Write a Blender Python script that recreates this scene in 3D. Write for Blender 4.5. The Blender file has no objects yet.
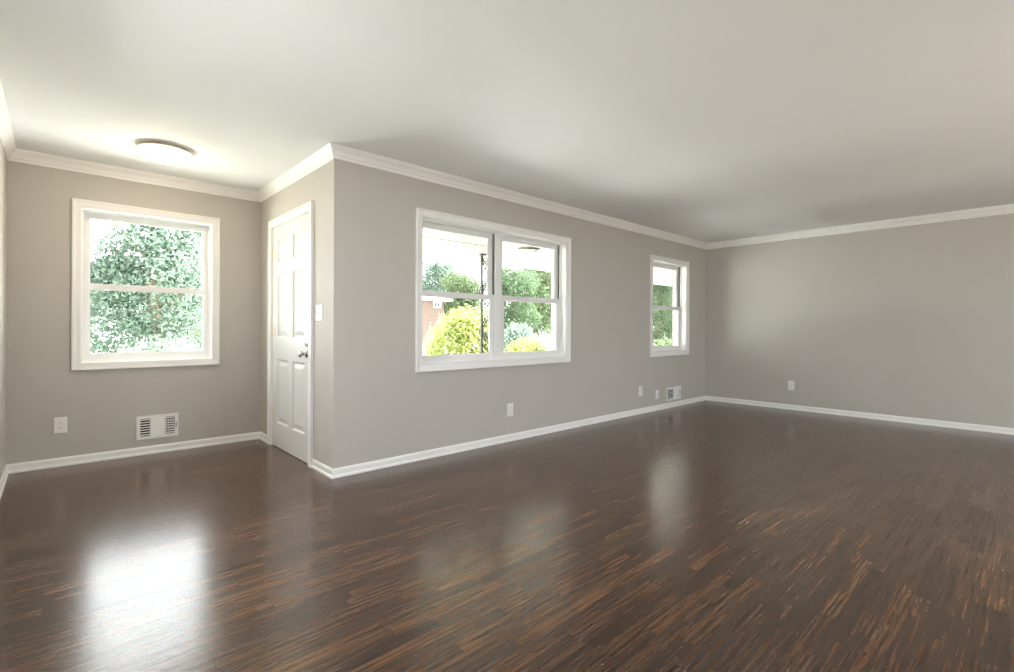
import bpy, bmesh, math, random
from mathutils import Vector, Matrix
sc = bpy.context.scene
COL = sc.collection

# ------------------------------------------------------------------ camera
S = 2.44 / 2.3163
YAW, ROLL, FPX, CX, CY = .7439, .004, 488.37, 505.73, 328.36
CAM_H = 1.05 * S
F = Vector((math.sin(YAW), math.cos(YAW), 0))
R0 = Vector((math.cos(YAW), -math.sin(YAW), 0)); U0 = Vector((0, 0, 1))
RR = R0 * math.cos(ROLL) + U0 * math.sin(ROLL)
UU = U0 * math.cos(ROLL) - R0 * math.sin(ROLL)
cam_d = bpy.data.cameras.new('camera')
cam = bpy.data.objects.new('camera', cam_d); COL.objects.link(cam)
M = Matrix.Identity(4)
for i in range(3):
    M[i][0], M[i][1], M[i][2] = RR[i], UU[i], -F[i]
M[2][3] = CAM_H
cam.matrix_world = M
cam_d.sensor_fit = 'HORIZONTAL'; cam_d.sensor_width = 36
cam_d.lens = FPX / 1014 * 36
cam_d.shift_x = (507 - CX) / 1014
cam_d.shift_y = (CY - 336) / 1014
cam_d.clip_start = .02; cam_d.clip_end = 300
sc.camera = cam

# ------------------------------------------------------------------ light
SKY = 2.85
SUN = 34.0
sc.view_settings.view_transform = 'Standard'
sc.view_settings.look = 'None'
sc.view_settings.exposure = 1.76
sc.view_settings.gamma = 1.0
sc.view_settings.use_curve_mapping = False
sc.cycles.use_denoising = True; sc.cycles.denoising_prefilter = 'NONE'
sc.cycles.use_guiding = True; sc.cycles.use_surface_guiding = True; sc.cycles.guiding_training_samples = 64
sc.cycles.use_adaptive_sampling = False
sc.cycles.max_bounces = 12; sc.cycles.diffuse_bounces = 8
sc.cycles.glossy_bounces = 4; sc.cycles.transparent_max_bounces = 24
sc.cycles.sample_clamp_indirect = 5
sc.cycles.caustics_reflective = False; sc.cycles.caustics_refractive = False

world = bpy.data.worlds.new('overcast_sky'); sc.world = world
world.use_nodes = True
nt = world.node_tree; nt.nodes.clear()
wo = nt.nodes.new('ShaderNodeOutputWorld'); bg = nt.nodes.new('ShaderNodeBackground')
bg.inputs['Color'].default_value = (.93, .97, 1, 1); bg.inputs['Strength'].default_value = SKY
nt.links.new(bg.outputs[0], wo.inputs[0])

sd = bpy.data.lights.new('sun', 'SUN'); sd.energy = SUN; sd.angle = math.radians(3); sd.color = (1, .985, .965)
sun = bpy.data.objects.new('sun', sd); COL.objects.link(sun)
sun.rotation_euler = Vector((-.60, .10, -.80)).to_track_quat('-Z', 'Y').to_euler()

# ------------------------------------------------------------------ room numbers
YC, YA, XB, XD, XL, YK = [S * v for v in (3.3194, 4.9641, 1.4221, 7.0836, -.2618)] + [-2.2]
H = 2.44
T = .15
BACK_FILL_HOLES = [(2.55, 4.6, 0, 2.2), (5.1, 6.1, .9, 2.1)]  # unseen openings added to let fill daylight in behind the camera
SIDE_FILL_HOLE = (1.40, 2.95, .82, 2.08)  # unseen opening added in the left wall for more fill daylight
WIN = {  # casing outer x0, x1, z0, z1
    'A': (.089, 1.133, .754, 2.132), 'C1': (2.197, 4.175, .736, 2.105), 'C2': (5.837, 6.886, .732, 2.098)}
CAS = .063

def portal(x0, x1, z0, z1, y, inward):
    d = bpy.data.lights.new('sky_portal', 'AREA'); d.shape = 'RECTANGLE'
    d.size = x1 - x0; d.size_y = z1 - z0
    o = bpy.data.objects.new('sky_portal', d); COL.objects.link(o)
    o.location = ((x0 + x1) / 2, y, (z0 + z1) / 2)
    o.rotation_euler = Vector((0, inward, 0)).to_track_quat('-Z', 'Z').to_euler()
    d.cycles.is_portal = True
for k, (a, b, c, d_) in WIN.items():
    portal(a + CAS, b - CAS, c + CAS, d_ - CAS, (YA if k == 'A' else YC) + .23, -1)
for a, b, c, d_ in BACK_FILL_HOLES:
    portal(a, b, c, d_, YK - .2, 1)
portal(0, SIDE_FILL_HOLE[1] - SIDE_FILL_HOLE[0], SIDE_FILL_HOLE[2], SIDE_FILL_HOLE[3], 0, 1)
_o = COL.objects[-1]; _o.location = (XL - .2, (SIDE_FILL_HOLE[0] + SIDE_FILL_HOLE[1]) / 2, (SIDE_FILL_HOLE[2] + SIDE_FILL_HOLE[3]) / 2)
_o.rotation_euler = Vector((1, 0, 0)).to_track_quat('-Z', 'Z').to_euler()

# ------------------------------------------------------------------ materials
def mat(name, color=(.8, .8, .8), rough=.5, metal=0.0, spec=.5):
    m = bpy.data.materials.new(name); m.use_nodes = True
    p = m.node_tree.nodes['Principled BSDF']
    p.inputs['Base Color'].default_value = (*color, 1)
    p.inputs['Roughness'].default_value = rough
    p.inputs['Metallic'].default_value = metal
    p.inputs['Specular IOR Level'].default_value = spec
    return m
def nodes(m): return m.node_tree.nodes, m.node_tree.links, m.node_tree.nodes['Principled BSDF']
def coords(m):
    n, l, p = nodes(m); tc = n.new('ShaderNodeTexCoord'); return tc.outputs['Object']
def mottle(m, c1, c2, scale, detail=3, bump=0, bump_scale=None):
    n, l, p = nodes(m); co = coords(m)
    t = n.new('ShaderNodeTexNoise'); t.inputs['Scale'].default_value = scale; t.inputs['Detail'].default_value = detail
    l.new(co, t.inputs['Vector'])
    r = n.new('ShaderNodeValToRGB'); r.color_ramp.elements[0].position = .35; r.color_ramp.elements[1].position = .65
    r.color_ramp.elements[0].color = (*c1, 1); r.color_ramp.elements[1].color = (*c2, 1)
    l.new(t.outputs['Fac'], r.inputs[0]); l.new(r.outputs[0], p.inputs['Base Color'])
    if bump:
        t2 = n.new('ShaderNodeTexNoise'); t2.inputs['Scale'].default_value = bump_scale or scale * 4
        l.new(co, t2.inputs['Vector'])
        b = n.new('ShaderNodeBump'); b.inputs['Strength'].default_value = bump; b.inputs['Distance'].default_value = .002
        l.new(t2.outputs['Fac'], b.inputs['Height']); l.new(b.outputs[0], p.inputs['Normal'])
    return m
WALL = mottle(mat('greige_wall_paint', rough=.6, spec=.3), (.515, .492, .455), (.525, .502, .465), 1.5, bump=.08, bump_scale=180)
CEIL = mottle(mat('ceiling_paint', rough=.8, spec=.2), (.86, .867, .865), (.87, .877, .875), 1.2)
TRIM = mottle(mat('white_trim_paint', rough=.35), (.86, .855, .84), (.88, .875, .86), 3)
DOORP = mottle(mat('white_door_paint', rough=.35), (.70, .70, .69), (.72, .72, .71), 2)
VINYL = mottle(mat('white_vinyl', rough=.3), (.83, .83, .82), (.85, .85, .84), 3)
PLATE = mottle(mat('white_plate_plastic', rough=.3), (.84, .83, .81), (.86, .85, .83), 8)
DARK = mottle(mat('dark_duct', rough=.7), (.035, .035, .035), (.05, .05, .05), 8)
SHADOW_GAP = mottle(mat('dark_shadow_gap', rough=.7), (.05, .05, .048), (.07, .07, .068), 12)
NICKEL = mottle(mat('brushed_nickel', rough=.4, metal=.12), (.82, .74, .62), (.86, .78, .67), 40)
STEEL = mottle(mat('satin_chrome', rough=.22, metal=1), (.55, .54, .52), (.6, .59, .57), 40)
IRON = mottle(mat('wrought_iron', rough=.5), (.015, .016, .015), (.03, .03, .03), 20)
VENTM = mottle(mat('white_vent_enamel', rough=.35), (.82, .82, .8), (.84, .84, .82), 8)
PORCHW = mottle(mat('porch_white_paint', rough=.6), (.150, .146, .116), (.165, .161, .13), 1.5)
CONC = mottle(mat('concrete', rough=.85), (.5, .5, .49), (.58, .58, .57), 2.5, 6, .3)
DARK_SLAB = mottle(mat('dark_bounce_cut', rough=.8), (.10, .09, .08), (.14, .13, .12), 2.5, 6)
GREY_SLAB = mottle(mat('grey_bounce_limit', rough=.85), (.20, .20, .195), (.26, .26, .255), 3, 6)
PALE_BOUNCE = mottle(mat('pale_bounce_ground', rough=.8), (.70, .70, .69), (.76, .76, .75), 2.5, 6)
LAWN = mottle(mat('lawn_green', rough=.9, spec=.1), (.38, .40, .33), (.46, .475, .41), 1.2, 6)
SHINGLE = mottle(mat('pale_roof', rough=.8), (.42, .40, .38), (.52, .5, .47), 3, 5)
BARK = mottle(mat('bark', rough=.9), (.10, .075, .05), (.18, .14, .10), 6, 6, .5)

def brick_mat(name, c1, c2, mortar, scale):
    m = mat(name, rough=.85); n, l, p = nodes(m)
    tc = n.new('ShaderNodeTexCoord'); mp = n.new('ShaderNodeMapping'); mp.inputs['Rotation'].default_value = (math.radians(90), 0, 0)
    cx = n.new('ShaderNodeSeparateXYZ'); cb = n.new('ShaderNodeCombineXYZ'); ad = n.new('ShaderNodeMath')
    l.new(tc.outputs['Object'], cx.inputs[0]); l.new(cx.outputs[0], ad.inputs[0]); l.new(cx.outputs[1], ad.inputs[1])
    l.new(ad.outputs[0], cb.inputs[0]); l.new(cx.outputs[2], cb.inputs[1])
    b = n.new('ShaderNodeTexBrick'); b.inputs['Color1'].default_value = (*c1, 1); b.inputs['Color2'].default_value = (*c2, 1)
    b.inputs['Mortar'].default_value = (*mortar, 1); b.inputs['Scale'].default_value = scale
    b.inputs['Brick Width'].default_value = .2; b.inputs['Row Height'].default_value = .067; b.inputs['Mortar Size'].default_value = .008
    l.new(cb.outputs[0], b.inputs['Vector']); l.new(b.outputs['Color'], p.inputs['Base Color'])
    return m
BRICKN = brick_mat('salmon_brick', (.10, .058, .049), (.112, .067, .058), (.12, .104, .095), 1)
BRICKH = brick_mat('grey_brick', (.22, .19, .17), (.30, .26, .23), (.5, .48, .45), 1)

def glass_mat():
    m = bpy.data.materials.new('window_glass'); m.use_nodes = True
    n = m.node_tree.nodes; l = m.node_tree.links; n.clear()
    o = n.new('ShaderNodeOutputMaterial'); mx = n.new('ShaderNodeMixShader'); lw = n.new('ShaderNodeLayerWeight')
    tr = n.new('ShaderNodeBsdfTransparent'); gl = n.new('ShaderNodeBsdfGlossy')
    gl.inputs['Roughness'].default_value = .0; tr.inputs['Color'].default_value = (.99, 1, .993, 1)
    pw = n.new('ShaderNodeMath'); pw.operation = 'POWER'; pw.inputs[1].default_value = 5; l.new(lw.outputs['Facing'], pw.inputs[0])
    ma = n.new('ShaderNodeMath'); ma.operation = 'MULTIPLY_ADD'; ma.inputs[1].default_value = .9; ma.inputs[2].default_value = .03; l.new(pw.outputs[0], ma.inputs[0])
    l.new(ma.outputs[0], mx.inputs[0]); l.new(tr.outputs[0], mx.inputs[1]); l.new(gl.outputs[0], mx.inputs[2]); l.new(mx.outputs[0], o.inputs[0])
    return m
GLASS = glass_mat()
def lamp_mat(name, color, strength):
    m = mat(name, (.9, .88, .84), .35); p = nodes(m)[2]
    p.inputs['Emission Color'].default_value = (*color, 1); p.inputs['Emission Strength'].default_value = strength
    return m
LAMP = lamp_mat('lit_frosted_glass', (1, .76, .52), 7.5)
OPAL = mottle(mat('unlit_frosted_glass', rough=.3), (.86, .85, .8), (.9, .89, .84), 6)

def leaf_mat(name, dark, light):
    m = mat(name, light, .75, spec=.08); n, l, p = nodes(m); co = coords(m)
    out = n['Material Output']
    t = n.new('ShaderNodeTexNoise'); t.inputs['Scale'].default_value = 1.3; t.inputs['Detail'].default_value = 8; t.inputs['Roughness'].default_value = .8
    l.new(co, t.inputs['Vector'])
    r = n.new('ShaderNodeValToRGB'); r.color_ramp.elements[0].position = .35; r.color_ramp.elements[1].position = .65
    r.color_ramp.elements[0].color = (*dark, 1); r.color_ramp.elements[1].color = (*light, 1)
    l.new(t.outputs['Fac'], r.inputs[0]); l.new(r.outputs[0], p.inputs['Base Color'])
    tl = n.new('ShaderNodeBsdfTranslucent'); l.new(r.outputs[0], tl.inputs['Color'])
    mx = n.new('ShaderNodeMixShader'); mx.inputs[0].default_value = .4
    l.new(p.outputs[0], mx.inputs[1]); l.new(tl.outputs[0], mx.inputs[2]); l.new(mx.outputs[0], out.inputs[0])
    return m
LEAF_BLUE = leaf_mat('blue_green_leaf', (.075, .115, .085), (.135, .18, .145))
LEAF_MID = leaf_mat('mid_green_leaf', (.045, .075, .035), (.125, .16, .085))
LEAF_DARK = leaf_mat('dark_green_leaf', (.03, .055, .03), (.09, .13, .07))
LEAF_LIME = leaf_mat('lime_green_leaf', (.12, .15, .04), (.29, .33, .105))

def floor_mat():
    m = mat('dark_walnut_strip_floor', rough=.24); n, l, p = nodes(m)
    tc = n.new('ShaderNodeTexCoord'); sx = n.new('ShaderNodeSeparateXYZ'); l.new(tc.outputs['Object'], sx.inputs[0])
    def math_(op, a, b=None, c=None):
        q = n.new('ShaderNodeMath'); q.operation = op
        for i, v in enumerate((a, b, c)):
            if v is None: continue
            if isinstance(v, (int, float)): q.inputs[i].default_value = v
            else: l.new(v, q.inputs[i])
        return q.outputs[0]
    W = .0575
    yr = math_('DIVIDE', sx.outputs[1], W); row = math_('FLOOR', yr); yf = math_('FRACT', yr)
    wn = n.new('ShaderNodeTexWhiteNoise'); wn.noise_dimensions = '1D'; l.new(row, wn.inputs['W'])
    wn2 = n.new('ShaderNodeTexWhiteNoise'); wn2.noise_dimensions = '1D'; l.new(math_('ADD', row, 331.7), wn2.inputs['W'])
    ln = math_('MULTIPLY_ADD', wn.outputs['Value'], .55, .38)
    xs = math_('DIVIDE', math_('MULTIPLY_ADD', wn2.outputs['Value'], 3.0, sx.outputs[0]), ln)
    idx = math_('FLOOR', xs); xf = math_('FRACT', xs)
    cb = n.new('ShaderNodeCombineXYZ'); l.new(row, cb.inputs[0]); l.new(idx, cb.inputs[1])
    pn = n.new('ShaderNodeTexWhiteNoise'); pn.noise_dimensions = '2D'; l.new(cb.outputs[0], pn.inputs['Vector'])
    # plank tone
    ramp = n.new('ShaderNodeValToRGB'); cr = ramp.color_ramp
    cr.elements[0].position = .08; cr.elements[0].color = (.052, .024, .0125, 1)
    cr.elements[1].position = .95; cr.elements[1].color = (.108, .050, .022, 1)
    for pos, c in ((.25, (.065, .030, .015)), (.5, (.075, .035, .017)), (.75, (.087, .040, .019))):
        e = cr.elements.new(pos); e.color = (*c, 1)
    l.new(pn.outputs['Value'], ramp.inputs[0])
    # grain: noise stretched along the plank, shifted per plank
    off = n.new('ShaderNodeVectorMath'); off.operation = 'SCALE'; l.new(pn.outputs['Color'], off.inputs[0]); off.inputs['Scale'].default_value = 37
    ad = n.new('ShaderNodeVectorMath'); l.new(tc.outputs['Object'], ad.inputs[0]); l.new(off.outputs[0], ad.inputs[1])
    mp = n.new('ShaderNodeMapping'); mp.inputs['Scale'].default_value = (2.2, 26, 1); l.new(ad.outputs[0], mp.inputs[0])
    g = n.new('ShaderNodeTexNoise'); g.inputs['Scale'].default_value = 1; g.inputs['Detail'].default_value = 5; g.inputs['Distortion'].default_value = 1.2
    l.new(mp.outputs[0], g.inputs['Vector'])
    bands = math_('SINE', math_('MULTIPLY', g.outputs['Fac'], 46))
    mp2 = n.new('ShaderNodeMapping'); mp2.inputs['Scale'].default_value = (3.5, 85, 1); l.new(ad.outputs[0], mp2.inputs[0])
    fg = n.new('ShaderNodeTexNoise'); fg.inputs['Detail'].default_value = 3; fg.inputs['Scale'].default_value = 1; l.new(mp2.outputs[0], fg.inputs['Vector'])
    grain = math_('MAXIMUM', math_('ADD', math_('MULTIPLY', bands, .20), math_('MULTIPLY_ADD', fg.outputs['Fac'], 3.6, -.78)), .10)
    # joints
    ye = math_('MINIMUM', yf, math_('SUBTRACT', 1, yf)); yg = math_('LESS_THAN', ye, .014)
    xe = math_('MULTIPLY', math_('MINIMUM', xf, math_('SUBTRACT', 1, xf)), ln); xg = math_('LESS_THAN', xe, .0012)
    gap = math_('MAXIMUM', yg, xg)
    tone = math_('MULTIPLY', grain, math_('MULTIPLY_ADD', gap, -.55, 1))
    vm = n.new('ShaderNodeVectorMath'); vm.operation = 'SCALE'; l.new(ramp.outputs[0], vm.inputs[0]); l.new(tone, vm.inputs['Scale'])
    l.new(vm.outputs[0], p.inputs['Base Color'])
    big = n.new('ShaderNodeTexNoise'); big.inputs['Scale'].default_value = 3; l.new(tc.outputs['Object'], big.inputs['Vector'])
    ht = math_('ADD', math_('MULTIPLY', fg.outputs['Fac'], .35), math_('ADD', math_('MULTIPLY', bands, .10), math_('ADD', math_('MULTIPLY', gap, -.6), math_('MULTIPLY', pn.outputs['Value'], .25))))
    b = n.new('ShaderNodeBump'); b.inputs['Strength'].default_value = .22; b.inputs['Distance'].default_value = .0015
    l.new(ht, b.inputs['Height']); l.new(b.outputs[0], p.inputs['Normal'])
    l.new(math_('MULTIPLY_ADD', fg.outputs['Fac'], .09, .155), p.inputs['Roughness'])
    p.inputs['IOR'].default_value = 1.7
    return m
FLOOR = floor_mat()

# ------------------------------------------------------------------ mesh helpers
def tag(o, label=None, cat=None, group=None, kind=None):
    for k, v in (('label', label), ('category', cat), ('group', group), ('kind', kind)):
        if v: o[k] = v
    return o
def empty(name, loc=(0, 0, 0)):
    o = bpy.data.objects.new(name, None); COL.objects.link(o); o.location = loc; o.empty_display_size = .1
    return o
def link(name, bm, m, parent=None, smooth=False):
    """one mesh object; shapes are given in world coordinates, parts are stored relative to their thing's base"""
    bmesh.ops.recalc_face_normals(bm, faces=bm.faces)
    top = parent
    while top is not None and top.parent is not None: top = top.parent
    if top is not None: bmesh.ops.translate(bm, verts=bm.verts, vec=-top.location)
    me = bpy.data.meshes.new(name); bm.to_mesh(me); bm.free()
    me.materials.append(m)
    if smooth:
        for f in me.polygons: f.use_smooth = True
    o = bpy.data.objects.new(name, me); COL.objects.link(o)
    if parent is not None: o.parent = parent
    return o
def box(bm, x0, x1, y0, y1, z0, z1, bevel=0):
    r = bmesh.ops.create_cube(bm, size=1)
    vs = r['verts']
    for v in vs:
        v.co = Vector((x0 + (v.co.x + .5) * (x1 - x0), y0 + (v.co.y + .5) * (y1 - y0), z0 + (v.co.z + .5) * (z1 - z0)))
    if bevel:
        es = {e for v in vs for e in v.link_edges}
        bmesh.ops.bevel(bm, geom=list(es), offset=bevel, segments=2, affect='EDGES', profile=.6)
    return vs
def boxobj(name, m, dims, parent=None, bevel=0):
    bm = bmesh.new(); box(bm, *dims, bevel); return link(name, bm, m, parent)
def plate(bm, u0, u1, v0, v1, holes, w0, w1, mp, extra_solid=None):
    """slab with rectangular holes; mp(u,v,w)->xyz"""
    us = sorted({u0, u1} | {h[i] for h in holes for i in (0, 1) if u0 <= h[i] <= u1})
    vs = sorted({v0, v1} | {h[i] for h in holes for i in (2, 3) if v0 <= h[i] <= v1})
    def solid(i, j):
        if not (0 <= i < len(us) - 1 and 0 <= j < len(vs) - 1): return False
        cu, cv = (us[i] + us[i + 1]) / 2, (vs[j] + vs[j + 1]) / 2
        return not any(h[0] < cu < h[1] and h[2] < cv < h[3] for h in holes)
    cache = {}
    def V(i, j, k):
        if (i, j, k) not in cache: cache[(i, j, k)] = bm.verts.new(mp(us[i], vs[j], (w0, w1)[k]))
        return cache[(i, j, k)]
    for i in range(len(us) - 1):
        for j in range(len(vs) - 1):
            if not solid(i, j): continue
            for k in (0, 1): bm.faces.new([V(i, j, k), V(i + 1, j, k), V(i + 1, j + 1, k), V(i, j + 1, k)])
            if not solid(i - 1, j): bm.faces.new([V(i, j, 0), V(i, j + 1, 0), V(i, j + 1, 1), V(i, j, 1)])
            if not solid(i + 1, j): bm.faces.new([V(i + 1, j, 0), V(i + 1, j + 1, 0), V(i + 1, j + 1, 1), V(i + 1, j, 1)])
            if not solid(i, j - 1): bm.faces.new([V(i, j, 0), V(i + 1, j, 0), V(i + 1, j, 1), V(i, j, 1)])
            if not solid(i, j + 1): bm.faces.new([V(i, j + 1, 0), V(i + 1, j + 1, 0), V(i + 1, j + 1, 1), V(i, j + 1, 1)])
XZ = lambda u, v, w: (u, w, v)      # walls across y
YZ = lambda u, v, w: (w, u, v)      # walls across x
XY = lambda u, v, w: (u, v, w)
def lathe(bm, prof, c, seg=48, axis='z'):
    rings = []
    for r, z in prof:
        if r < 1e-6: rings.append([bm.verts.new((0, 0, z))])
        else: rings.append([bm.verts.new((r * math.cos(2 * math.pi * k / seg), r * math.sin(2 * math.pi * k / seg), z)) for k in range(seg)])
    new = [v for q in rings for v in q]
    for a, b in zip(rings, rings[1:]):
        for k in range(seg):
            k2 = (k + 1) % seg
            if len(a) == 1 and len(b) == 1: continue
            if len(a) == 1: bm.faces.new([a[0], b[k], b[k2]])
            elif len(b) == 1: bm.faces.new([a[k], a[k2], b[0]])
            else: bm.faces.new([a[k], a[k2], b[k2], b[k]])
    for v in new:
        x, y, z = v.co
        if axis == 'x': v.co = Vector((z, x, y))
        elif axis == 'y': v.co = Vector((x, z, y))
        v.co += Vector(c)
    return new
def tube(bm, pts, r, sides=6):
    pts = [Vector(p) for p in pts]; rings = []
    for i, p in enumerate(pts):
        t = (pts[min(i + 1, len(pts) - 1)] - pts[max(i - 1, 0)]).normalized()
        a = t.orthogonal().normalized() if abs(t.y) > .9 else Vector((0, 1, 0)); b = t.cross(a).normalized(); a = b.cross(t)
        rings.append([bm.verts.new(p + r * (a * math.cos(2 * math.pi * k / sides) + b * math.sin(2 * math.pi * k / sides))) for k in range(sides)])
    for q, s in zip(rings, rings[1:]):
        for k in range(sides): bm.faces.new([q[k], q[(k + 1) % sides], s[(k + 1) % sides], s[k]])
    bm.faces.new(rings[0]); bm.faces.new(rings[-1])
def sweep(bm, prof, p0, p1, n, m0=0, m1=0):
    """profile (d out of the wall, z) along p0-p1; m = +1 inner corner, -1 outer corner, 0 square end"""
    p0, p1 = Vector(p0), Vector(p1); t = (p1 - p0).normalized(); n = Vector(n)
    a = [bm.verts.new(p0 + n * d + t * d * m0 + Vector((0, 0, z))) for d, z in prof]
    b = [bm.verts.new(p1 + n * d - t * d * m1 + Vector((0, 0, z))) for d, z in prof]
    for i in range(len(prof)):
        j = (i + 1) % len(prof); bm.faces.new([a[i], a[j], b[j], b[i]])
    bm.faces.new(a); bm.faces.new(b)

# ------------------------------------------------------------------ room shell
def st(o): o['kind'] = 'structure'; return o
bm = bmesh.new(); plate(bm, XL - T, XD + T, YK - T, YA + T, [(XB + T, XD + T + 1, YC + T, YA + T + 1)], -.12, 0, XY); st(link('floor', bm, FLOOR))
bm = bmesh.new(); plate(bm, XL - T, XD + T, YK - T, YA + T, [(XB + T, XD + T + 1, YC + T, YA + T + 1)], H, H + .2, XY); st(link('ceiling', bm, CEIL))
J = CAS - .014
hole = lambda k: (WIN[k][0] + J, WIN[k][1] - J, WIN[k][2] + J, WIN[k][3] - J)
DOOR = (3.95, 4.864, 2.037)       # slab y0, y1, top
bm = bmesh.new(); plate(bm, XB, XD, 0, H, [hole('C1'), hole('C2')], YC, YC + T, XZ); st(link('wall_front', bm, WALL))
bm = bmesh.new(); plate(bm, XL, XB + T, 0, H, [hole('A')], YA, YA + T, XZ); st(link('wall_entry', bm, WALL))
bm = bmesh.new(); plate(bm, YC + .0, YA, 0, H, [(DOOR[0] - .02, DOOR[1] + .02, -1, DOOR[2] + .02), (YC - 1, YC + T, -1, H + 1)], XB, XB + T, YZ)
st(link('wall_doorway', bm, WALL))
bm = bmesh.new(); plate(bm, YK, YC + T, 0, H, [], XD, XD + T, YZ); st(link('wall_right', bm, WALL))
bm = bmesh.new(); plate(bm, YK, YA + T, 0, H, [SIDE_FILL_HOLE], XL - T, XL, YZ); st(link('wall_left', bm, WALL))
bm = bmesh.new(); plate(bm, XL, XD, 0, H, BACK_FILL_HOLES, YK - T, YK, XZ); st(link('wall_back', bm, WALL))

# crown moulding and baseboards: (side, p0, p1, normal, mitre0, mitre1)
RUN = [('left', (XL, YK), (XL, YA), (1, 0), 1, 1), ('entry', (XL, YA), (XB, YA), (0, -1), 1, 1),
       ('doorway', (XB, YA), (XB, YC), (-1, 0), 1, -1), ('front', (XB, YC), (XD, YC), (0, -1), -1, 1),
       ('right', (XD, YC), (XD, YK), (-1, 0), 1, 1), ('back', (XD, YK), (XL, YK), (0, 1), 1, 1)]
CROWN = [(0, H), (.050, H), (.050, H - .010), (.046, H - .014), (.046, H - .020), (.040, H - .028), (.031, H - .038), (.024, H - .050),
         (.020, H - .060), (.020, H - .066), (.014, H - .070), (.012, H - .078), (.012, H - .088), (.007, H - .093), (0, H - .093)]
BASE = [(0, 0), (.0165, 0), (.0165, .012), (.0145, .018), (.010, .022), (.010, .052), (.0085, .060), (.005, .066), (.003, .070), (0, .070)]
for i, (side, a, b, n, m0, m1) in enumerate(RUN):
    bm = bmesh.new(); sweep(bm, CROWN, (*a, 0), (*b, 0), (*n, 0), m0, m1)
    st(link('trim_%d' % (i + 1), bm, TRIM))
    bm = bmesh.new()
    if side == 'doorway':
        sweep(bm, BASE, (*a, 0), (XB, 4.942, 0), (*n, 0), m0, 0); sweep(bm, BASE, (XB, 3.876, 0), (*b, 0), (*n, 0), 0, m1)
    elif side == 'back':
        for q0, q1 in ((XD, 4.67), (2.48, XL)): sweep(bm, BASE, (q0, YK, 0), (q1, YK, 0), (*n, 0), 0, 0)
    else: sweep(bm, BASE, (*a, 0), (*b, 0), (*n, 0), m0, m1)
    st(link('baseboard_' + side, bm, TRIM))
# frames round the fill-light openings added in the unseen back wall
for i, (x0, x1, z0, z1) in enumerate(BACK_FILL_HOLES):
    bm = bmesh.new(); mid = (x0 + x1) / 2
    plate(bm, x0 - .06, x1 + .06, max(z0 - .06, 0), z1 + .06, [(x0 + .03, mid - .03, z0 + .03 if z0 else -1, z1 - .03), (mid + .03, x1 - .03, z0 + .03 if z0 else -1, z1 - .03)], YK - .05, YK + .015, XZ)
    st(link('window_%d' % (i + 4), bm, TRIM))

y0, y1, z0, z1 = SIDE_FILL_HOLE
bm = bmesh.new(); plate(bm, y0 - .06, y1 + .06, z0 - .06, z1 + .06, [(y0 + .03, (y0 + y1) / 2 - .03, z0 + .03, z1 - .03), ((y0 + y1) / 2 + .03, y1 - .03, z0 + .03, z1 - .03)], XL - .05, XL + .015, YZ)
st(link('window_6', bm, TRIM))  # frame of the added left-wall opening that brings in fill light

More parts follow.
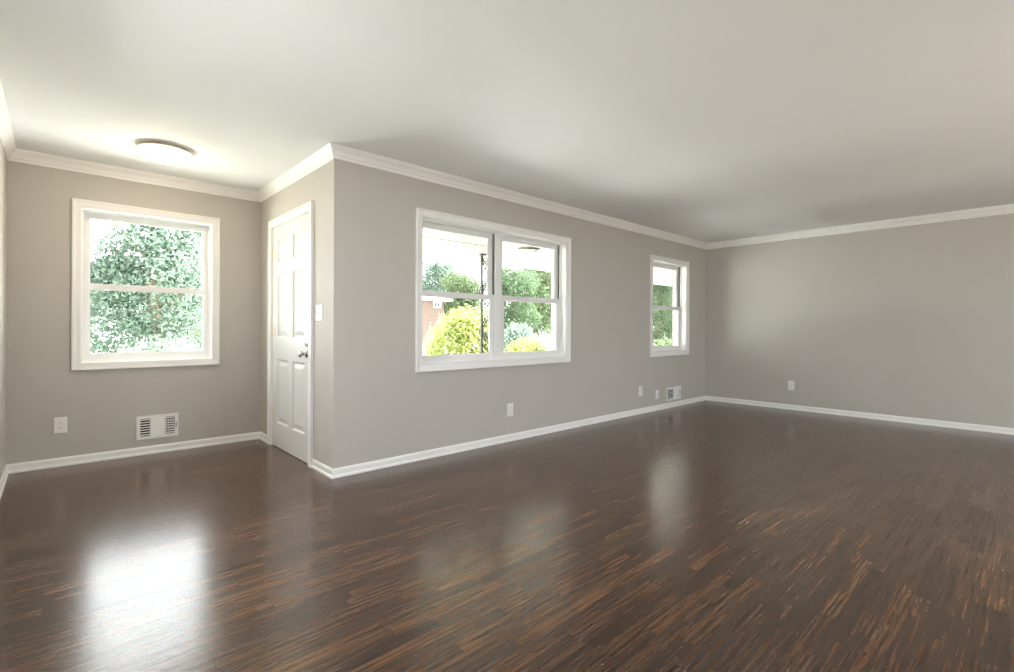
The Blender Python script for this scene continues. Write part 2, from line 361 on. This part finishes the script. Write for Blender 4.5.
# ------------------------------------------------------------------ windows
def make_window(name, key, yw, units, zm0, zm1, label):
    x0, x1, z0, z1 = WIN[key]
    root = st(empty(name, (x0, yw, z0))); root['label'] = label
    a, b, c, d = x0 + CAS, x1 - CAS, z0 + CAS, z1 - CAS
    bm = bmesh.new()
    prof = [(0, 0), (0, -.020), (.003, -.022), (.013, -.022), (.016, -.017), (.030, -.015), (.055, -.013), (.060, -.010), (CAS, -.008), (CAS, 0)]
    rings = []
    for dd, w in prof:   # mitred picture-frame casing
        rings.append([bm.verts.new((x0 + dd if s else x1 - dd, yw + w, z0 + dd if t else z1 - dd)) for s, t in ((1, 1), (0, 1), (0, 0), (1, 0))])
    for q, s in zip(rings, rings[1:] + rings[:1]):
        for k in range(4): bm.faces.new([q[k], q[(k + 1) % 4], s[(k + 1) % 4], s[k]])
    link('casing', bm, TRIM, root)
    bm = bmesh.new(); plate(bm, a - .014, b + .014, c - .014, d + .014, [(a, b, c, d)], yw - .006, yw + .15, XZ); link('jamb', bm, TRIM, root)
    bm = bmesh.new(); plate(bm, a, b, c, d, [(a + .011, b - .011, c + .014, d - .012)], yw + .072, yw + .086, XZ); link('stop_bead', bm, TRIM, root)
    bm = bmesh.new(); plate(bm, a - .001, b + .001, c - .049, d + .049, [(a + .012, b - .012, c + .012, d - .012)], yw + .152, yw + .198, XZ); link('brickmould', bm, VINYL, root)
    edges = [a, b]
    if units == 2:
        m = (a + b) / 2; edges = [a, m, b]
        bm = bmesh.new(); box(bm, m - .040, m + .040, yw + .073, yw + .15, c, d, .003); link('mullion', bm, TRIM, root)
    for k in range(units):
        l = edges[k] + (.040 if k else .0); r = edges[k + 1] - (.040 if k < units - 1 else .0)
        # jamb tracks beside the sashes
        for q in (l, r):
            s = 1 if q == l else -1
            bm = bmesh.new()
            for w in (.1185, .1485): box(bm, min(q, q + s * .012), max(q, q + s * .012), yw + w - .0025, yw + w + .0015, c + .01, d - .01)
            link('jamb_track', bm, VINYL, root)
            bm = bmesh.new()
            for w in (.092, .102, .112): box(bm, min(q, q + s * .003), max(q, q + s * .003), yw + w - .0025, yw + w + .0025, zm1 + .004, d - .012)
            link('shadow_gap_strip', bm, SHADOW_GAP, root)  # dark strips standing in for the shadow gap beside the upper sash
        for kind in (0, 1):
            zz0, zz1 = (c + .012, zm1) if kind == 0 else (zm0, d - .010)
            w0 = yw + (.089 if kind == 0 else .121)
            st_w, bot, top = .046, (.052 if kind == 0 else zm1 - zm0), (zm1 - zm0 if kind == 0 else .046)
            ll, rr = l + .004, r - .004
            bm = bmesh.new()
            plate(bm, ll, rr, zz0, zz1, [(ll + st_w, rr - st_w, zz0 + bot, zz1 - top)], w0, w0 + .028, XZ)
            # glazing bead
            plate(bm, ll + st_w - .006, rr - st_w + .006, zz0 + bot - .006, zz1 - top + .006, [(ll + st_w + .005, rr - st_w - .005, zz0 + bot + .005, zz1 - top - .005)], w0 + .006, w0 + .02, XZ)
            sash = link('lower_sash' if kind == 0 else 'upper_sash', bm, VINYL, root)
            bm = bmesh.new(); box(bm, ll + st_w - .003, rr - st_w + .003, w0 + .012, w0 + .016, zz0 + bot - .003, zz1 - top + .003)
            link('glass_pane', bm, GLASS, sash)
            if kind == 0:
                cx = (ll + rr) / 2; bm = bmesh.new()
                box(bm, cx - .028, cx + .028, w0 + .004, w0 + .026, zm1, zm1 + .006, .002); box(bm, cx - .006, cx + .022, w0 + .0, w0 + .012, zm1 + .006, zm1 + .014, .002)
                link('sash_lock', bm, VINYL, sash)
    return root
make_window('window_1', 'A', YA, 1, 1.418, 1.463, 'white framed double hung window in the entry wall below the lit ceiling lamp')
make_window('window_2', 'C1', YC, 2, 1.386, 1.430, 'wide white window of two double hung units with a porch seen through it')
make_window('window_3', 'C2', YC, 1, 1.386, 1.430, 'narrow white double hung window near the far corner of the room')

# ------------------------------------------------------------------ door in the wall facing -x
dy0, dy1, dz = DOOR
root = st(empty('door_1', (XB, (dy0 + dy1) / 2, 0))); root['label'] = 'white six panel entry door beside the corner of the long wall'
def panel_grid():
    w = (dy1 - dy0 - .115 * 2 - .10) / 2
    cols = [(dy0 + .115, dy0 + .115 + w), (dy1 - .115 - w, dy1 - .115)]
    return [(c0, c1, z0, z1) for c0, c1 in cols for z0, z1 in ((.224, .818), (1.013, 1.596), (1.705, 1.924))]
bm = bmesh.new(); pn = panel_grid()
plate(bm, dy0, dy1, .006, dz, pn, XB + .002, XB + .042, YZ)
slab = link('door_slab', bm, DOORP, root)
for c0, c1, z0, z1 in pn:
    bm = bmesh.new()
    def ring(d, x): return [bm.verts.new((x, y, z)) for y, z in ((c0 + d, z0 + d), (c1 - d, z0 + d), (c1 - d, z1 - d), (c0 + d, z1 - d))]
    rs = [ring(0, XB + .002), ring(.006, XB + .004), ring(.016, XB + .0155), ring(.026, XB + .0155), ring(.062, XB + .006)]
    for q, s in zip(rs, rs[1:]):
        for k in range(4): bm.faces.new([q[k], q[(k + 1) % 4], s[(k + 1) % 4], s[k]])
    bm.faces.new(rs[-1])
    rb = ring(0, XB + .04); bm.faces.new(rb)
    for k in range(4): bm.faces.new([rs[0][k], rs[0][(k + 1) % 4], rb[(k + 1) % 4], rb[k]])
    link('raised_panel', bm, DOORP, slab)
bm = bmesh.new(); plate(bm, dy0 - .02, dy1 + .02, 0, dz + .02, [(dy0 - .003, dy1 + .003, -1, dz + .003)], XB - .004, XB + T, YZ); link('door_jamb', bm, TRIM, root)
bm = bmesh.new()
plate(bm, dy0 - .074, dy1 + .078, 0, dz + .070, [(dy0 - .007, dy1 + .009, -1, dz + .006)], XB - .017, XB - .0, YZ)
plate(bm, dy0 - .074, dy1 + .078, 0, dz + .070, [(dy0 - .060, dy1 + .064, -1, dz + .056)], XB - .023, XB - .017, YZ)
link('door_casing', bm, TRIM, root)
ky = 4.010
bm = bmesh.new(); kz = .893
lathe(bm, [(0, -.0), (.031, 0), (.033, -.004), (.030, -.009), (.014, -.012), (.011, -.020), (.011, -.034), (.020, -.040), (.027, -.048), (.028, -.056), (.024, -.064), (.012, -.068), (0, -.069)], (XB + .001, ky, kz), 32, 'x')
link('door_knob', bm, STEEL, slab, True)
bm = bmesh.new(); lathe(bm, [(0, 0), (.024, 0), (.026, -.004), (.022, -.012), (.012, -.014), (0, -.0145)], (XB + .001, ky, .975), 32, 'x')
box(bm, XB - .022, XB - .011, ky - .004, ky + .004, .963, .987, .002)
link('deadbolt', bm, STEEL, slab, False)
for z in (1.80, 1.06, .33):
    bm = bmesh.new()
    lathe(bm, [(0, -.05), (.0045, -.05), (.0045, .05), (0, .05)], (XB - .006, dy1 + .003, z), 12)
    lathe(bm, [(0, .05), (.006, .05), (.004, .057), (0, .058)], (XB - .006, dy1 + .003, z), 12)
    lathe(bm, [(0, -.058), (.004, -.057), (.006, -.05), (0, -.05)], (XB - .006, dy1 + .003, z), 12)
    box(bm, XB - .001, XB + .003, dy1 - .03, dy1 + .002, z - .048, z + .048)
    link('hinge', bm, NICKEL, root)

# ------------------------------------------------------------------ small fittings on the walls
def wall_frame(point, normal):
    """u runs to the right seen from the room, w out of the wall"""
    n = Vector(normal); u = Vector((0, 0, 1)).cross(n); p = Vector(point)
    return lambda a, b, w: p + u * a + Vector((0, 0, b)) + n * w
def fbox(bm, mp, a0, a1, b0, b1, w0, w1, bevel=0):
    vs = box(bm, a0, a1, b0, b1, w0, w1, 0)
    for v in vs: v.co = mp(*v.co)
    if bevel:
        bmesh.ops.bevel(bm, geom=list({e for v in vs for e in v.link_edges}), offset=bevel, segments=2, affect='EDGES')
def cover(root, mp, w, h):
    bm = bmesh.new(); a, b = w / 2, h / 2
    rs = [[bm.verts.new(mp(s * (a - d), t * (b - d), z)) for s, t in ((-1, -1), (1, -1), (1, 1), (-1, 1))] for d, z in ((0, 0), (0, .002), (.003, .0055), (.007, .007))]
    for q, s in zip(rs, rs[1:]):
        for k in range(4): bm.faces.new([q[k], q[(k + 1) % 4], s[(k + 1) % 4], s[k]])
    bm.faces.new(rs[0]); bm.faces.new(rs[-1])
    return link('cover_plate', bm, PLATE, root)
def screw(root, mp, a, b, w):
    bm = bmesh.new(); vs = lathe(bm, [(0, 0), (.0035, 0), (.003, .0012), (0, .0015)], (0, 0, 0), 12)
    for v in vs: v.co = mp(v.co.x + a, v.co.y + b, v.co.z + w)
    link('screw', bm, PLATE, root)
def outlet(point, normal, label, w=.080, h=.128):
    root = empty('wall_outlet', point); tag(root, label, 'outlet', 'duplex outlets on the walls')
    mp = wall_frame(point, normal); cover(root, mp, w, h)
    for s in (-1, 1):
        bm = bmesh.new()
        pts = []
        for k in range(24):
            an = 2 * math.pi * k / 24; x, y = .0175 * math.cos(an), .0175 * math.sin(an); y = max(-.0135, min(.0135, y)); pts.append((x, y))
        lo = [bm.verts.new(mp(x, y + s * .0205, .006)) for x, y in pts]; hi = [bm.verts.new(mp(x * .96, y * .96 + s * .0205, .0088)) for x, y in pts]
        for k in range(24): bm.faces.new([lo[k], lo[(k + 1) % 24], hi[(k + 1) % 24], hi[k]])
        bm.faces.new(hi); bm.faces.new(lo)
        rc = link('receptacle', bm, PLATE, root)
        bm = bmesh.new()
        for dx, hh in ((-.0065, .0085), (.0065, .007)): fbox(bm, mp, dx - .0011, dx + .0011, s * .0205 + .003 - hh / 2, s * .0205 + .003 + hh / 2, .0082, .0091)
        vs = lathe(bm, [(0, .0082), (.0024, .0082), (.0024, .0091), (0, .0091)], (0, 0, 0), 10)
        for v in vs: v.co = mp(v.co.x, v.co.y + s * .0205 - .0075, v.co.z)
        link('slots', bm, DARK, rc)
    screw(root, mp, 0, 0, .007)
    return root
outlet((.026, YA, .324), (0, -1, 0), 'white duplex outlet low on the entry wall under the entry window')
outlet((3.281, YC, .307), (0, -1, 0), 'white duplex outlet low on the long wall below the wide double window')
outlet((5.613, YC, .295), (0, -1, 0), 'white duplex outlet on the long wall, beside the slim blank cover')
outlet((XD, 2.29, .331), (-1, 0, 0), 'white duplex outlet low on the end wall that has no windows')
# blank cable cover
p = (6.022, YC, .214)
root = tag(empty('cable_cover', p), 'slim white cable cover between an outlet and the far floor vent', 'wall plate'); mp = wall_frame(p, (0, -1, 0))
cover(root, mp, .066, .122)
bm = bmesh.new(); vs = lathe(bm, [(0, .006), (.009, .006), (.009, .009), (.005, .009), (.005, .015), (.0035, .016), (0, .016)], (0, 0, 0), 16)
for v in vs: v.co = mp(*v.co)
link('cable_jack', bm, NICKEL, root)
screw(root, mp, 0, .042, .007); screw(root, mp, 0, -.042, .007)
# two gang switch by the door
p = (XB, 3.757, 1.219)
root = tag(empty('light_switch', p), 'white double light switch plate between the entry door and the wall corner', 'light switch'); mp = wall_frame(p, (-1, 0, 0))
cover(root, mp, .116, .128)
for s in (-1, 1):
    bm = bmesh.new(); vs = [bm.verts.new(mp(s * .023 + a, b, w)) for a, b, w in ((-.005, -.011, .006), (.005, -.011, .006), (.005, .011, .006), (-.005, .011, .006), (-.0045, .001, .017), (.0045, .001, .017), (.0045, .010, .019), (-.0045, .010, .019))]
    for q in ((0, 1, 2, 3), (4, 5, 6, 7), (0, 1, 5, 4), (1, 2, 6, 5), (2, 3, 7, 6), (3, 0, 4, 7)): bm.faces.new([vs[i] for i in q])
    link('toggle', bm, PLATE, root)
    screw(root, mp, s * .023, .030, .007); screw(root, mp, s * .023, -.030, .007)

def register(point, w, h, label, split=(.30, .70), rim=.087):
    root = empty('wall_vent', point); tag(root, label, 'vent', 'white floor-level wall vents')
    mp = wall_frame(point, (0, -1, 0)); a, b = w / 2, h / 2
    m = rim * w; iw = w - 2 * m; d1, d2 = -a + m + iw * split[0], -a + m + iw * split[1]; g = .006
    ib = b - .026
    holes = [(-a + m, d1 - g, -ib, ib), (d1 + g, d2 - g, -ib, ib), (d2 + g, a - m, -ib, ib)]
    bm = bmesh.new(); plate(bm, -a, a, -b, b, holes, .006, .012, mp)
    plate(bm, -a + .004, a - .004, -b + .004, b - .004, [(-a + m - .002, a - m + .002, -ib - .002, ib + .002)], 0, .006, mp)
    link('face_frame', bm, VENTM, root)
    bm = bmesh.new(); fbox(bm, mp, -a + .01, a - .01, -b + .01, b - .01, .0002, .0012); link('duct_opening', bm, DARK, root)
    for k, hh in enumerate(holes):
        bm = bmesh.new(); nn = 7 if k != 1 else 9
        for i in range(nn):
            z = hh[2] + (hh[3] - hh[2]) * (i + .5) / nn; p_ = (hh[3] - hh[2]) / nn
            if k == 1: pts = [(z - p_ * .55, .0085), (z + p_ * .55, .0045)]
            else: pts = [(z - p_ * .10, .0110), (z + p_ * .22, .003)]
            for t in (0, .0008):
                pass
            q = [bm.verts.new(mp(u, zz, ww + t)) for t in (0, .0009) for u in (hh[0], hh[1]) for zz, ww in pts]
            for f in ((0, 1, 3, 2), (4, 5, 7, 6), (0, 1, 5, 4), (2, 3, 7, 6), (0, 2, 6, 4), (1, 3, 7, 5)): bm.faces.new([q[j] for j in f])
        if k == 2:
            for i in range(5):
                u = hh[0] + (hh[1] - hh[0]) * (i + .5) / 5; fbox(bm, mp, u - .0012, u + .0012, hh[2], hh[3], .003, .011)
        link('louvres', bm, VENTM, root)
    bm = bmesh.new(); fbox(bm, mp, a - m + .004, a - m + .016, -.022, .022, .0118, .017, .001); fbox(bm, mp, a - m + .006, a - m + .014, -.004, .014, .016, .026, .001)
    link('damper_lever', bm, STEEL, root)
    return root
register((.6585, YA, .2345), .302, .202, 'white louvred vent low on the entry wall below the entry window')
register((6.467, YC, .194), .395, .184, 'white louvred vent above the baseboard near the far room corner', (.46, .80), .05)

# ------------------------------------------------------------------ ceiling lamps
def dome_lamp(name, c, dia, m_shade, label, drop=.115):
    root = tag(empty(name, c), label, 'ceiling lamp'); r = dia / 2
    bm = bmesh.new(); lathe(bm, [(0, 0), (r * .80, 0), (r * .86, -.010), (r * .97, -.018), (r, -.022), (r * .99, -.027), (r * .95, -.029), (r * .88, -.027), (0, -.026)], c, 64)
    link('metal_pan', bm, NICKEL, root, True)
    bm = bmesh.new(); pr = [(r * .90, -.026)]
    for k in range(1, 12):
        an = math.pi / 2 * k / 12; pr.append((r * .90 * math.cos(an), -.030 - (drop - .045) * math.sin(an)))
    pr.append((0, -.030 - (drop - .045))); lathe(bm, pr, c, 64)
    link('glass_shade', bm, m_shade, root, True)
    z = -.030 - (drop - .045)
    bm = bmesh.new(); lathe(bm, [(0, z + .002), (.011, z + .001), (.011, z - .003), (.005, z - .006), (.008, z - .012), (.006, z - .018), (0, z - .020)], c, 24)
    link('finial', bm, NICKEL, root, True)
    return root
dome_lamp('ceiling_lamp', (.597, 4.42, H), .36, LAMP, 'lit flush dome ceiling lamp with nickel rim above the entry')

# ------------------------------------------------------------------ outside: porch, house front, garden
G = -.55
bm = bmesh.new(); plate(bm, -60, 90, -40, 90, [(XL - T, XD + T, YK - T, YC + T)], G - .1, G, XY); tag(st(link('ground', bm, LAWN)))
bm = bmesh.new(); box(bm, -16, 26, -24, YK - T, G, -.05); st(link('bounce_cut_slab', bm, DARK_SLAB))  # unseen slab added dark and wide to cut light bounced from behind
bm = bmesh.new(); box(bm, -22, XL - T, YK - T, 5.2, G, G + .06); st(link('bounce_limit_slab', bm, GREY_SLAB))  # unseen grey slab added to limit bounce through the side opening
bm = bmesh.new(); box(bm, 2.2, 26, 7.35, 10.6, G, G + .03); st(link('bounce_strip', bm, PALE_BOUNCE))  # unseen pale strip added to bounce sunlight up onto the ceiling
bm = bmesh.new(); box(bm, XB + .27, 14, YC + .27, 6.35, G, -.12); st(link('porch_floor', bm, CONC))
bm = bmesh.new(); plate(bm, XB + .14, 14, -.5, 2.42, [(WIN['C1'][0] + CAS - .0, WIN['C1'][1] - CAS + .0, WIN['C1'][2] + .05, WIN['C1'][3] - .05), (WIN['C2'][0] + CAS, WIN['C2'][1] - CAS, WIN['C2'][2] + .05, WIN['C2'][3] - .05)], YC + .151, YC + .222, XZ)
st(link('wall_brick_porch', bm, BRICKH))
bm = bmesh.new(); plate(bm, XL - T, XB + .27, -.5, 2.6, [(WIN['A'][0] + CAS, WIN['A'][1] - CAS, WIN['A'][2] + .05, WIN['A'][3] - .05)], YA + .151, YA + .222, XZ)
st(link('wall_brick_entry', bm, BRICKH))
# porch ceiling boards, beam and eave
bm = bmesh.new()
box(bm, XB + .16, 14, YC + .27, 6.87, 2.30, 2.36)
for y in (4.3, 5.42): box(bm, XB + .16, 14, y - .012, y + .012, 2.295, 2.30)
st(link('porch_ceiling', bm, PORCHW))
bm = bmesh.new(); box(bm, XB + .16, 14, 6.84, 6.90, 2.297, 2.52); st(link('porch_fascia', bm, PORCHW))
dome_lamp('porch_lamp', (5.25, 5.20, 2.30), .38, OPAL, 'unlit dome lamp under the porch ceiling seen through the wide window', .125)

# wrought iron porch post
px0, px1, py = 5.03, 5.27, 6.04; zb, zt = -.12, 2.30
root = tag(empty('porch_post', ((px0 + px1) / 2, py, zb)), 'black wrought iron porch post with scrollwork outside the wide window', 'porch post')
for x in (px0, px1):
    bm = bmesh.new(); box(bm, x - .016, x + .016, py - .016, py + .016, zb, zt, .002); link('upright_bar', bm, IRON, root)
bm = bmesh.new()
def spiral(c, r, turns, a0, sgn):
    return [(c[0] + r * (1 - .75 * k / 26) * math.cos(a0 + sgn * turns * 2 * math.pi * k / 26), py, c[1] + r * (1 - .75 * k / 26) * math.sin(a0 + sgn * turns * 2 * math.pi * k / 26)) for k in range(27)]
xc = (px0 + px1) / 2; nrep = 8; hh = (zt - zb - .1) / nrep
for k in range(nrep):
    z0 = zb + .05 + k * hh; s = 1 if k % 2 else -1
    tube(bm, [(xc + s * .095 * math.cos(math.pi * t / 14), py, z0 + hh * t / 14) for t in range(15)], .011)
    tube(bm, spiral((xc + s * .045, z0 + hh * .28), .055, 1.2, math.pi * (0 if s > 0 else 1), s), .009)
    tube(bm, spiral((xc - s * .045, z0 + hh * .72), .055, 1.2, math.pi * (1 if s > 0 else 0), s), .009)
    for q in (-1, 1): tube(bm, [(xc + q * (.03 + .06 * t / 5), py, z0 + hh * .5 + q * s * .05 * math.sin(t)) for t in range(6)], .010)
link('scrollwork', bm, IRON, root)
for z in (zb + .012, zt - .012):
    bm = bmesh.new(); box(bm, px0 - .03, px1 + .03, py - .03, py + .03, z - .012, z + .012, .002); link('end_plate', bm, IRON, root)

# neighbour's brick house
HX0, HX1, HY = 10.5, 17.75, 25.0
root = tag(empty('neighbor_house', (14.5, HY, G)), 'single storey salmon brick house across the lawn with a pale roof', 'house')
wx, wz = 17.25, 2.70
bm = bmesh.new(); plate(bm, HX0, HX1, G, 2.76, [(wx - .28, wx + .28, wz - .34, wz + .02)], HY, HY + .25, XZ)
box(bm, HX0, HX1, HY + .25, HY + 8, G, 2.76); link('brick_wall', bm, BRICKN, root)
bm = bmesh.new(); plate(bm, wx - .28, wx + .28, wz - .34, wz + .02, [(wx - .2, wx - .02, wz - .28, wz - .04), (wx + .02, wx + .2, wz - .28, wz - .04)], HY - .03, HY + .06, XZ); wf = link('window_frame', bm, VINYL, root)
bm = bmesh.new(); box(bm, wx - .22, wx + .22, HY + .04, HY + .05, wz - .3, wz - .02); link('pane', bm, DARK, wf)
bm = bmesh.new(); box(bm, HX0 - .4, HX1 + .4, HY - .45, HY + 8.4, 2.76, 2.92); link('eave', bm, PORCHW, root)
bm = bmesh.new()
e = [bm.verts.new(v) for v in ((HX0 - .4, HY - .45, 2.92), (HX1 + .4, HY - .45, 2.92), (HX1 + .4, HY + 8.4, 2.92), (HX0 - .4, HY + 8.4, 2.92), (HX0 + 3, HY + 4, 3.45), (HX1 - 3, HY + 4, 3.45))]
for f in ((0, 1, 5, 4), (2, 3, 4, 5), (1, 2, 5), (3, 0, 4), (0, 1, 2, 3)): bm.faces.new([e[i] for i in f])
link('roof', bm, SHINGLE, root)

# foliage
def leaf_mesh(name, seed, blobs, n, size, m):
    """blobs: (cx, cy, cz, rx, ry, rz); leaves are small folded blades over the blobs' outer halves"""
    rnd = random.Random(seed); vs, fs = [], []
    vol = [b[3] * b[4] * b[5] for b in blobs]; tot = sum(vol)
    for b, v in zip(blobs, vol):
        for _ in range(max(20, int(n * v / tot))):
            d = Vector((rnd.gauss(0, 1), rnd.gauss(0, 1), rnd.gauss(0, 1))).normalized()
            rr = rnd.uniform(.45, 1.0) ** .6 * rnd.uniform(.92, 1.08)
            p = Vector((b[0] + d.x * b[3] * rr, b[1] + d.y * b[4] * rr, b[2] + d.z * b[5] * rr))
            nrm = (d + Vector((rnd.gauss(0, .6), rnd.gauss(0, .6), rnd.gauss(.2, .6)))).normalized()
            a = nrm.orthogonal().normalized(); c = nrm.cross(a); t = rnd.uniform(0, 6.28)
            u = a * math.cos(t) + c * math.sin(t); w = nrm.cross(u); s = size * rnd.uniform(.6, 1.4); k = len(vs)
            vs += [p - u * s, p + w * s * .45 + nrm * s * .15, p + u * s, p - w * s * .45 + nrm * s * .15]
            fs += [(k, k + 1, k + 2), (k, k + 2, k + 3)]
    me = bpy.data.meshes.new(name); me.from_pydata([tuple(v) for v in vs], [], fs); me.materials.append(m); me.update()
    return me
def crown_blobs(seed, r, h, z0, n=16):
    rnd = random.Random(seed); out = [(0, 0, z0 + h * .5, r * .6, r * .6, h * .42)]
    for _ in range(n):
        a = rnd.uniform(0, 6.28); t = rnd.random(); rr = r * (.75 - .45 * t) * rnd.uniform(.5, 1.1); q = r * rnd.uniform(.25, .45)
        out.append((rr * math.cos(a), rr * math.sin(a), z0 + h * (.08 + .86 * t), q, q, q * .75))
    return out
def trunk_bm(h, r):
    bm = bmesh.new(); rnd = random.Random(5)
    tube(bm, [(.1 * math.sin(k), .06 * math.cos(2 * k), h * k / 6) for k in range(7)], r, 10)
    for k in range(5):
        a = k * 1.26; z = h * (.45 + .1 * k)
        tube(bm, [(0, 0, z), (.6 * math.cos(a), .6 * math.sin(a), z + .5), (1.3 * math.cos(a), 1.3 * math.sin(a), z + 1.1)], r * .35, 6)
    me = bpy.data.meshes.new('trunk'); bm.to_mesh(me); bm.free(); me.materials.append(BARK); return me
TRUNK = trunk_bm(5.0, .16)
CR = {'blue': leaf_mesh('crown', 1, crown_blobs(1, 2.6, 6.2, .3, 22), 24000, .075, LEAF_BLUE),
      'mid': leaf_mesh('crown', 2, crown_blobs(2, 2.8, 6.0, .4, 22), 24000, .08, LEAF_MID),
      'dark': leaf_mesh('crown', 3, crown_blobs(3, 2.8, 6.0, .1, 24), 26000, .075, LEAF_DARK)}
def tree(x, y, kind, s, label, rz=0, sz=1):
    root = tag(empty('tree', (x, y, G)), label, 'tree', 'trees beyond the front lawn')
    root.scale = (s, s, s * sz); root.rotation_euler.z = rz
    for nm, me in (('crown', CR[kind]), ('trunk', TRUNK)):
        o = bpy.data.objects.new(nm, me); COL.objects.link(o); o.parent = root
    return root
def bush(x, y, kind, rx, ry, rz, n, size, label, seed, cat='bush', z=None):
    root = tag(empty('bush', (x, y, G)), label, cat, 'shrubs on the front lawn')
    rnd = random.Random(seed); bl = [(0, 0, rz * .95, rx * .86, ry * .86, rz * .9)]
    for _ in range(14):
        a = rnd.uniform(0, 6.28); t = rnd.uniform(0.1, .9); q = math.sqrt(1 - (t * 1.0) ** 2)
        bl.append((rx * .72 * q * math.cos(a), ry * .72 * q * math.sin(a), rz * (.55 + 1.05 * t), rx * .3, ry * .3, rz * .3))
    o = bpy.data.objects.new('foliage', leaf_mesh('foliage', seed, bl, n, size, {'lime': LEAF_LIME, 'blue': LEAF_BLUE, 'mid': LEAF_MID, 'dark': LEAF_DARK}[kind])); COL.objects.link(o); o.parent = root
    bm = bmesh.new()
    for k in range(5):
        a = k * 1.3; tube(bm, [(.05 * math.cos(a), .05 * math.sin(a), 0), (.3 * rx * math.cos(a), .3 * ry * math.sin(a), rz * .6), (.5 * rx * math.cos(a), .5 * ry * math.sin(a), rz * 1.1)], .02, 6)
    link('branches', bm, BARK).parent = root  # already relative to the base
    return root
# seen through the entry window
tree(2.1, 17.5, 'blue', .92, 'blue green tree filling the entry window')
tree(4.6, 24.5, 'mid', 1.0, 'green tree behind the blue green one in the entry window', 1.0)
tree(.2, 25.5, 'blue', .80, 'smaller pale tree at the sky edge of the entry window', 2.0)
bush(1.3, 11.5, 'mid', 1.1, .9, .62, 3500, .07, 'low green shrub along the bottom of the entry window', 21)
# through the wide window
bush(.775 * 7.9, 7.9, 'lime', .95, .9, 1.14, 7000, .05, 'rounded yellow green bush close outside the wide window', 22)
tree(22.6, 29.5, 'mid', .95, 'green tree rising beside the brick house', .5)
tree(27.0, 38.5, 'blue', 1.35, 'pale tree standing behind the brick house', 1.4)
tree(20.3, 21.5, 'dark', .86, 'dark green tree in the right half of the wide window', 2.2)
tree(26.0, 25.0, 'mid', 1.1, 'broad green tree beyond the porch lamp', .9)
bush(12.6, 13.0, 'blue', .9, .8, 1.0, 5000, .06, 'blue green shrub on the lawn beyond the iron post', 23)
bush(9.75, 9.6, 'lime', .95, .8, .78, 5000, .05, 'low spreading lime shrub at the wide window sill line', 24)
# through the narrow window
tree(20.5, 11.8, 'dark', .80, 'dark green tree framed by the narrow window', 3.0)
bush(15.6, 8.8, 'mid', 1.0, .9, .72, 3400, .07, 'green shrub low in the narrow window', 25)
tree(31.0, 17.0, 'mid', 1.1, 'tall green tree behind the narrow window tree', 4.0)
